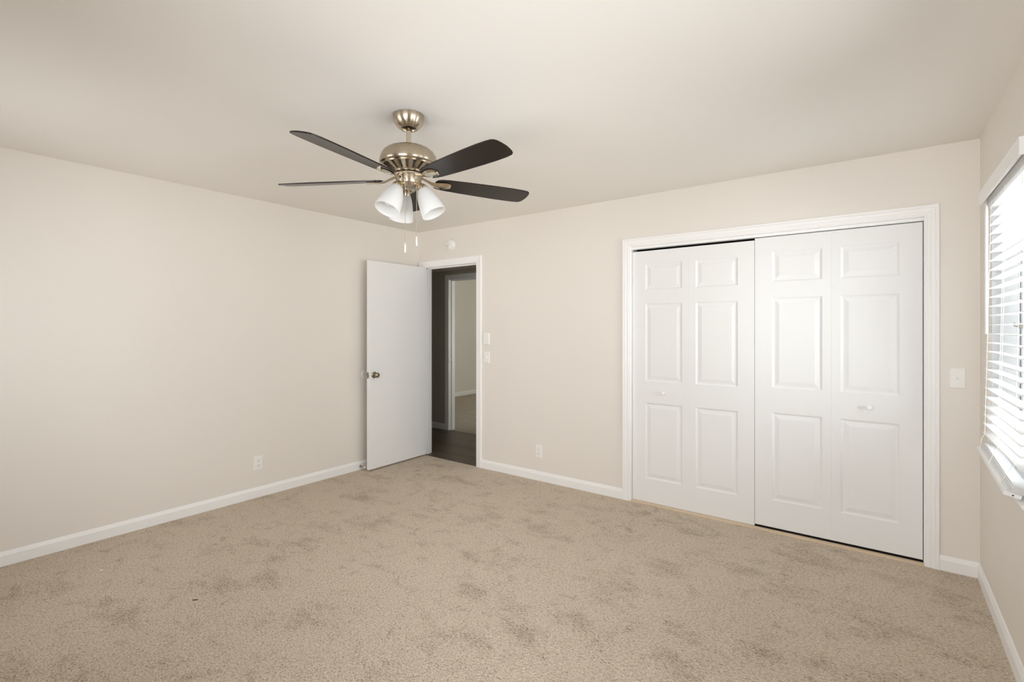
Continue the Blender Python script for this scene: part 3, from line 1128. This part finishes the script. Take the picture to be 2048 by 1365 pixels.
# unseen windows added behind the viewer to brighten the room
for nm, x0, x1, gm in (('added_window_2', BX0, BX1, M_BALANCE_L), ('added_window_5', EX0, EX1, M_BALANCE_R)):
    w2 = empty(nm, ((x0 + x1) / 2, YF, BZ0))
    w2['kind'] = 'structure'
    t, hw, hh = 0.05, (x1 - x0) / 2, BZ1 - BZ0
    b = bm_new()
    for (xa, xb, za, zb) in ((-hw, -hw + t, 0, hh), (hw - t, hw, 0, hh), (-hw + t, hw - t, 0, t), (-hw + t, hw - t, hh - t, hh), (-0.025, 0.025, t, hh - t)):
        box(b, xa, xb, -0.10, -0.04, za, zb)
    obj('window_frame', b, M_VINYL, w2)
    b = bm_new(); box(b, -hw + t, hw - t, -0.071, -0.070, t, hh - t)
    obj('pane', b, gm, w2)
w4 = empty('added_window_4', (W, (SY0 + SY1) / 2, SZ0))  # unseen window added beside the viewer for extra daylight
w4['kind'] = 'structure'
b = bm_new()
rect_frame(b, SY0 - w4.location.y, SY1 - w4.location.y, 0.0, SZ1 - SZ0, 0.05, 0.08, 0.14)
box(b, 0.08, 0.14, -0.03, 0.03, 0.05, SZ1 - SZ0 - 0.05)
obj('window_frame', b, M_VINYL, w4)
b = bm_new(); box(b, 0.110, 0.111, SY0 - w4.location.y + 0.05, SY1 - w4.location.y - 0.05, 0.05, SZ1 - SZ0 - 0.05)
obj('pane', b, M_BALANCE_S, w4)
w3 = empty('window_3', (RX1, 2.9, 0.45))
w3['kind'] = 'structure'
b = bm_new()
for (y0, y1, z0, z1) in ((-0.7, -0.65, 0, 1.6), (0.65, 0.7, 0, 1.6), (-0.65, 0.65, 0, 0.05), (-0.65, 0.65, 1.55, 1.6), (-0.03, 0.03, 0.05, 1.55)):
    box(b, 0.03, 0.09, y0, y1, z0, z1)
obj('window_frame', b, M_VINYL, w3)
b = bm_new(); box(b, 0.06, 0.061, -0.65, 0.65, 0.05, 1.55)
obj('pane', b, M_BALANCE_B, w3)

# ------------------------------------------------------------------ window blind
BY0, BY1 = -1.122, -0.254            # slat ends (near, far)
blind = empty('window_blind', (W, (BY0 + BY1) / 2, 0.75))
tag(blind, 'white horizontal slat blind hanging in the right window, half open', 'window blind')
BO = Vector(blind.location)


def bobj(name, bm, mat, parent=blind, smooth=False):
    for v in bm.verts:
        v.co -= BO
    return obj(name, bm, mat, parent, smooth)


# valance: moulded board with returns
b = bm_new()
VY0, VY1, VZ0, VZ1, VX = -1.178, -0.222, 2.025, 2.092, W - 0.033
pr = [(VX + 0.010, VZ0), (VX + 0.002, VZ0), (VX, VZ0 + 0.003), (VX, VZ0 + 0.008), (VX + 0.0015, VZ0 + 0.010), (VX + 0.0015, VZ1 - 0.012), (VX, VZ1 - 0.010), (VX - 0.001, VZ1 - 0.004), (VX + 0.002, VZ1), (VX + 0.010, VZ1)]
e0 = [b.verts.new((x, VY0, z)) for x, z in pr]
e1 = [b.verts.new((x, VY1, z)) for x, z in pr]
n = len(pr)
for k in range(n):
    b.faces.new((e0[k], e0[(k + 1) % n], e1[(k + 1) % n], e1[k]))
b.faces.new(e0); b.faces.new(list(reversed(e1)))
box(b, VX + 0.010, W - 0.001, VY0, VY0 + 0.008, VZ0, VZ1)
box(b, VX + 0.010, W - 0.001, VY1 - 0.008, VY1, VZ0, VZ1)
bobj('valance', b, M_BLIND)
b = bm_new(); box(b, W + 0.004, W + 0.054, WOY0 + 0.013, WOY1 - 0.013, 2.020, 2.060, 0.002)
bobj('head_rail', b, M_BLIND)

ZT, DZS, NS = 2.000, 0.0458, 26


def slat_cx(z):
    return W + 0.027 - 0.024 * (2.0 - z) / 1.2


def slat_bm(hx=0.0252, th=0.0028):
    bm = bm_new()
    ys = [BY0, BY1]
    cols = []
    xs = [-hx, -hx + 0.002, -hx * 0.4, hx * 0.4, hx - 0.002, hx]
    crown = [-0.0006, 0.0, 0.0009, 0.0009, 0.0, -0.0006]
    for y in ys:
        top = [bm.verts.new((x, y, c + th / 2 - (0.001 if i in (0, 5) else 0))) for i, (x, c) in enumerate(zip(xs, crown))]
        bot = [bm.verts.new((x, y, c - th / 2 + (0.001 if i in (0, 5) else 0))) for i, (x, c) in enumerate(zip(xs, crown))]
        cols.append(top + list(reversed(bot)))
    n = len(cols[0])
    for k in range(n):
        bm.faces.new((cols[0][k], cols[0][(k + 1) % n], cols[1][(k + 1) % n], cols[1][k]))
    bm.faces.new(cols[0]); bm.faces.new(list(reversed(cols[1])))
    yc = (BY0 + BY1) / 2
    for v in bm.verts:
        v.co.y -= yc
    return bm


random.seed(11)
slat_me = None
tilts = {22: 9.0, 23: 10.0, 24: 2.0, 25: 12.0, 21: 1.5, 20: 1.0}
for k in range(NS):
    if slat_me is None:
        s_ = obj('slat', slat_bm(), M_BLIND, blind); slat_me = s_.data
    else:
        s_ = bpy.data.objects.new('slat', slat_me); COL.objects.link(s_); s_.parent = blind
    z = ZT - DZS * k + (random.uniform(-0.0012, 0.0012))
    s_.location = Vector((slat_cx(z), (BY0 + BY1) / 2, z)) - BO
    s_.rotation_euler = (random.uniform(-0.0012, 0.0012), -math.radians(tilts.get(k, random.uniform(-1.0, 1.0))), 0)

# bottom rail and the slats stacked on it, leaning out over the sill
RT = math.radians(14)
YW = math.radians(-1.72)
rail_near = Vector((W - 0.068, -1.132, 0.7555))      # front lower edge, near end
rail_far = Vector((W - 0.043, -0.252, 0.7615))
ry = (rail_far - rail_near).normalized()
rx = Vector((math.cos(RT), 0, -math.sin(RT)))
rx = (rx - ry * rx.dot(ry)).normalized()
rzv = rx.cross(ry).normalized()
if rzv.z < 0:
    rzv.negate()
LR = (rail_far - rail_near).length


def rail_pt(u, s, v):
    return rail_near + rx * u + ry * s + rzv * v


def rail_box(bm, u0, u1, s0, s1, v0, v1, bevel=0.0):
    m2 = bm_new()
    box(m2, u0, u1, s0, s1, v0, v1, bevel)
    vm = {}
    for v in m2.verts:
        vm[v] = bm.verts.new(rail_pt(*v.co))
    for f in m2.faces:
        bm.faces.new([vm[v] for v in f.verts])
    m2.free()


b = bm_new(); rail_box(b, 0.0, 0.050, 0.0, LR, 0.0, 0.0165, 0.0025)
rail = bobj('bottom_rail', b, M_BLIND)
b = bm_new()
p = rail_pt(0.026, 0.0, 0.008)
tube(b, [p, p - ry * 0.001], 0.0030, 12)
bobj('end_hole', b, M_SLOT, rail)
for k in range(7):
    b = bm_new()
    off = 0.021 + 0.0012 * math.sin(k * 2.3)
    rail_box(b, off, off + 0.0504, 0.008, LR - 0.008, 0.0175 + 0.0036 * k, 0.0175 + 0.0036 * k + 0.0026, 0.0006)
    bobj('slat', b, M_BLIND)

# ladder and lift cords
for yl in (-0.345, -0.690, -1.035):
    b = bm_new()
    for side in (-1, 1):
        pts = []
        for k in range(NS):
            z = ZT - DZS * k
            pts.append((slat_cx(z) + side * 0.0272, yl, z))
        sag = 0.010 if side < 0 else 0.0
        s_end = (yl - rail_near.y) / ry.y
        q = rail_pt(-0.001 if side < 0 else 0.068, s_end, 0.030)
        pts.append((pts[-1][0] + side * sag, yl + 0.004, 0.835))
        pts.append(tuple(q))
        if side < 0:
            pts.append(tuple(rail_pt(-0.0015, s_end, 0.010)))
        pts.insert(0, (slat_cx(2.02) + side * 0.0272, yl, 2.022))
        tube(b, pts, 0.0009, 6)
    for k in range(NS):
        z = ZT - DZS * k - 0.003
        tube(b, [(slat_cx(z) - 0.0272, yl + 0.003, z), (slat_cx(z) + 0.0272, yl + 0.003, z)], 0.0006, 5)
    tube(b, [rail_pt(-0.0012, s_end - 0.006, 0.020), rail_pt(-0.003, s_end, 0.012), rail_pt(-0.0012, s_end + 0.006, 0.019)], 0.0012, 6)
    bobj('ladder_cord', b, M_CORD)

# tilt wand hanging in front of the far slats
b = bm_new()
wx, wy = W - 0.012, -0.305
lathe(b, [(0.0002, 2.012), (0.0040, 2.010), (0.0048, 1.990), (0.0062, 1.982), (0.0066, 1.960), (0.0066, 1.385), (0.0070, 1.375), (0.0072, 1.362), (0.0060, 1.357), (0.0002, 1.356)], 12, Matrix.Translation((wx, wy, 0)))
bobj('tilt_wand', b, M_BLIND, blind, True)
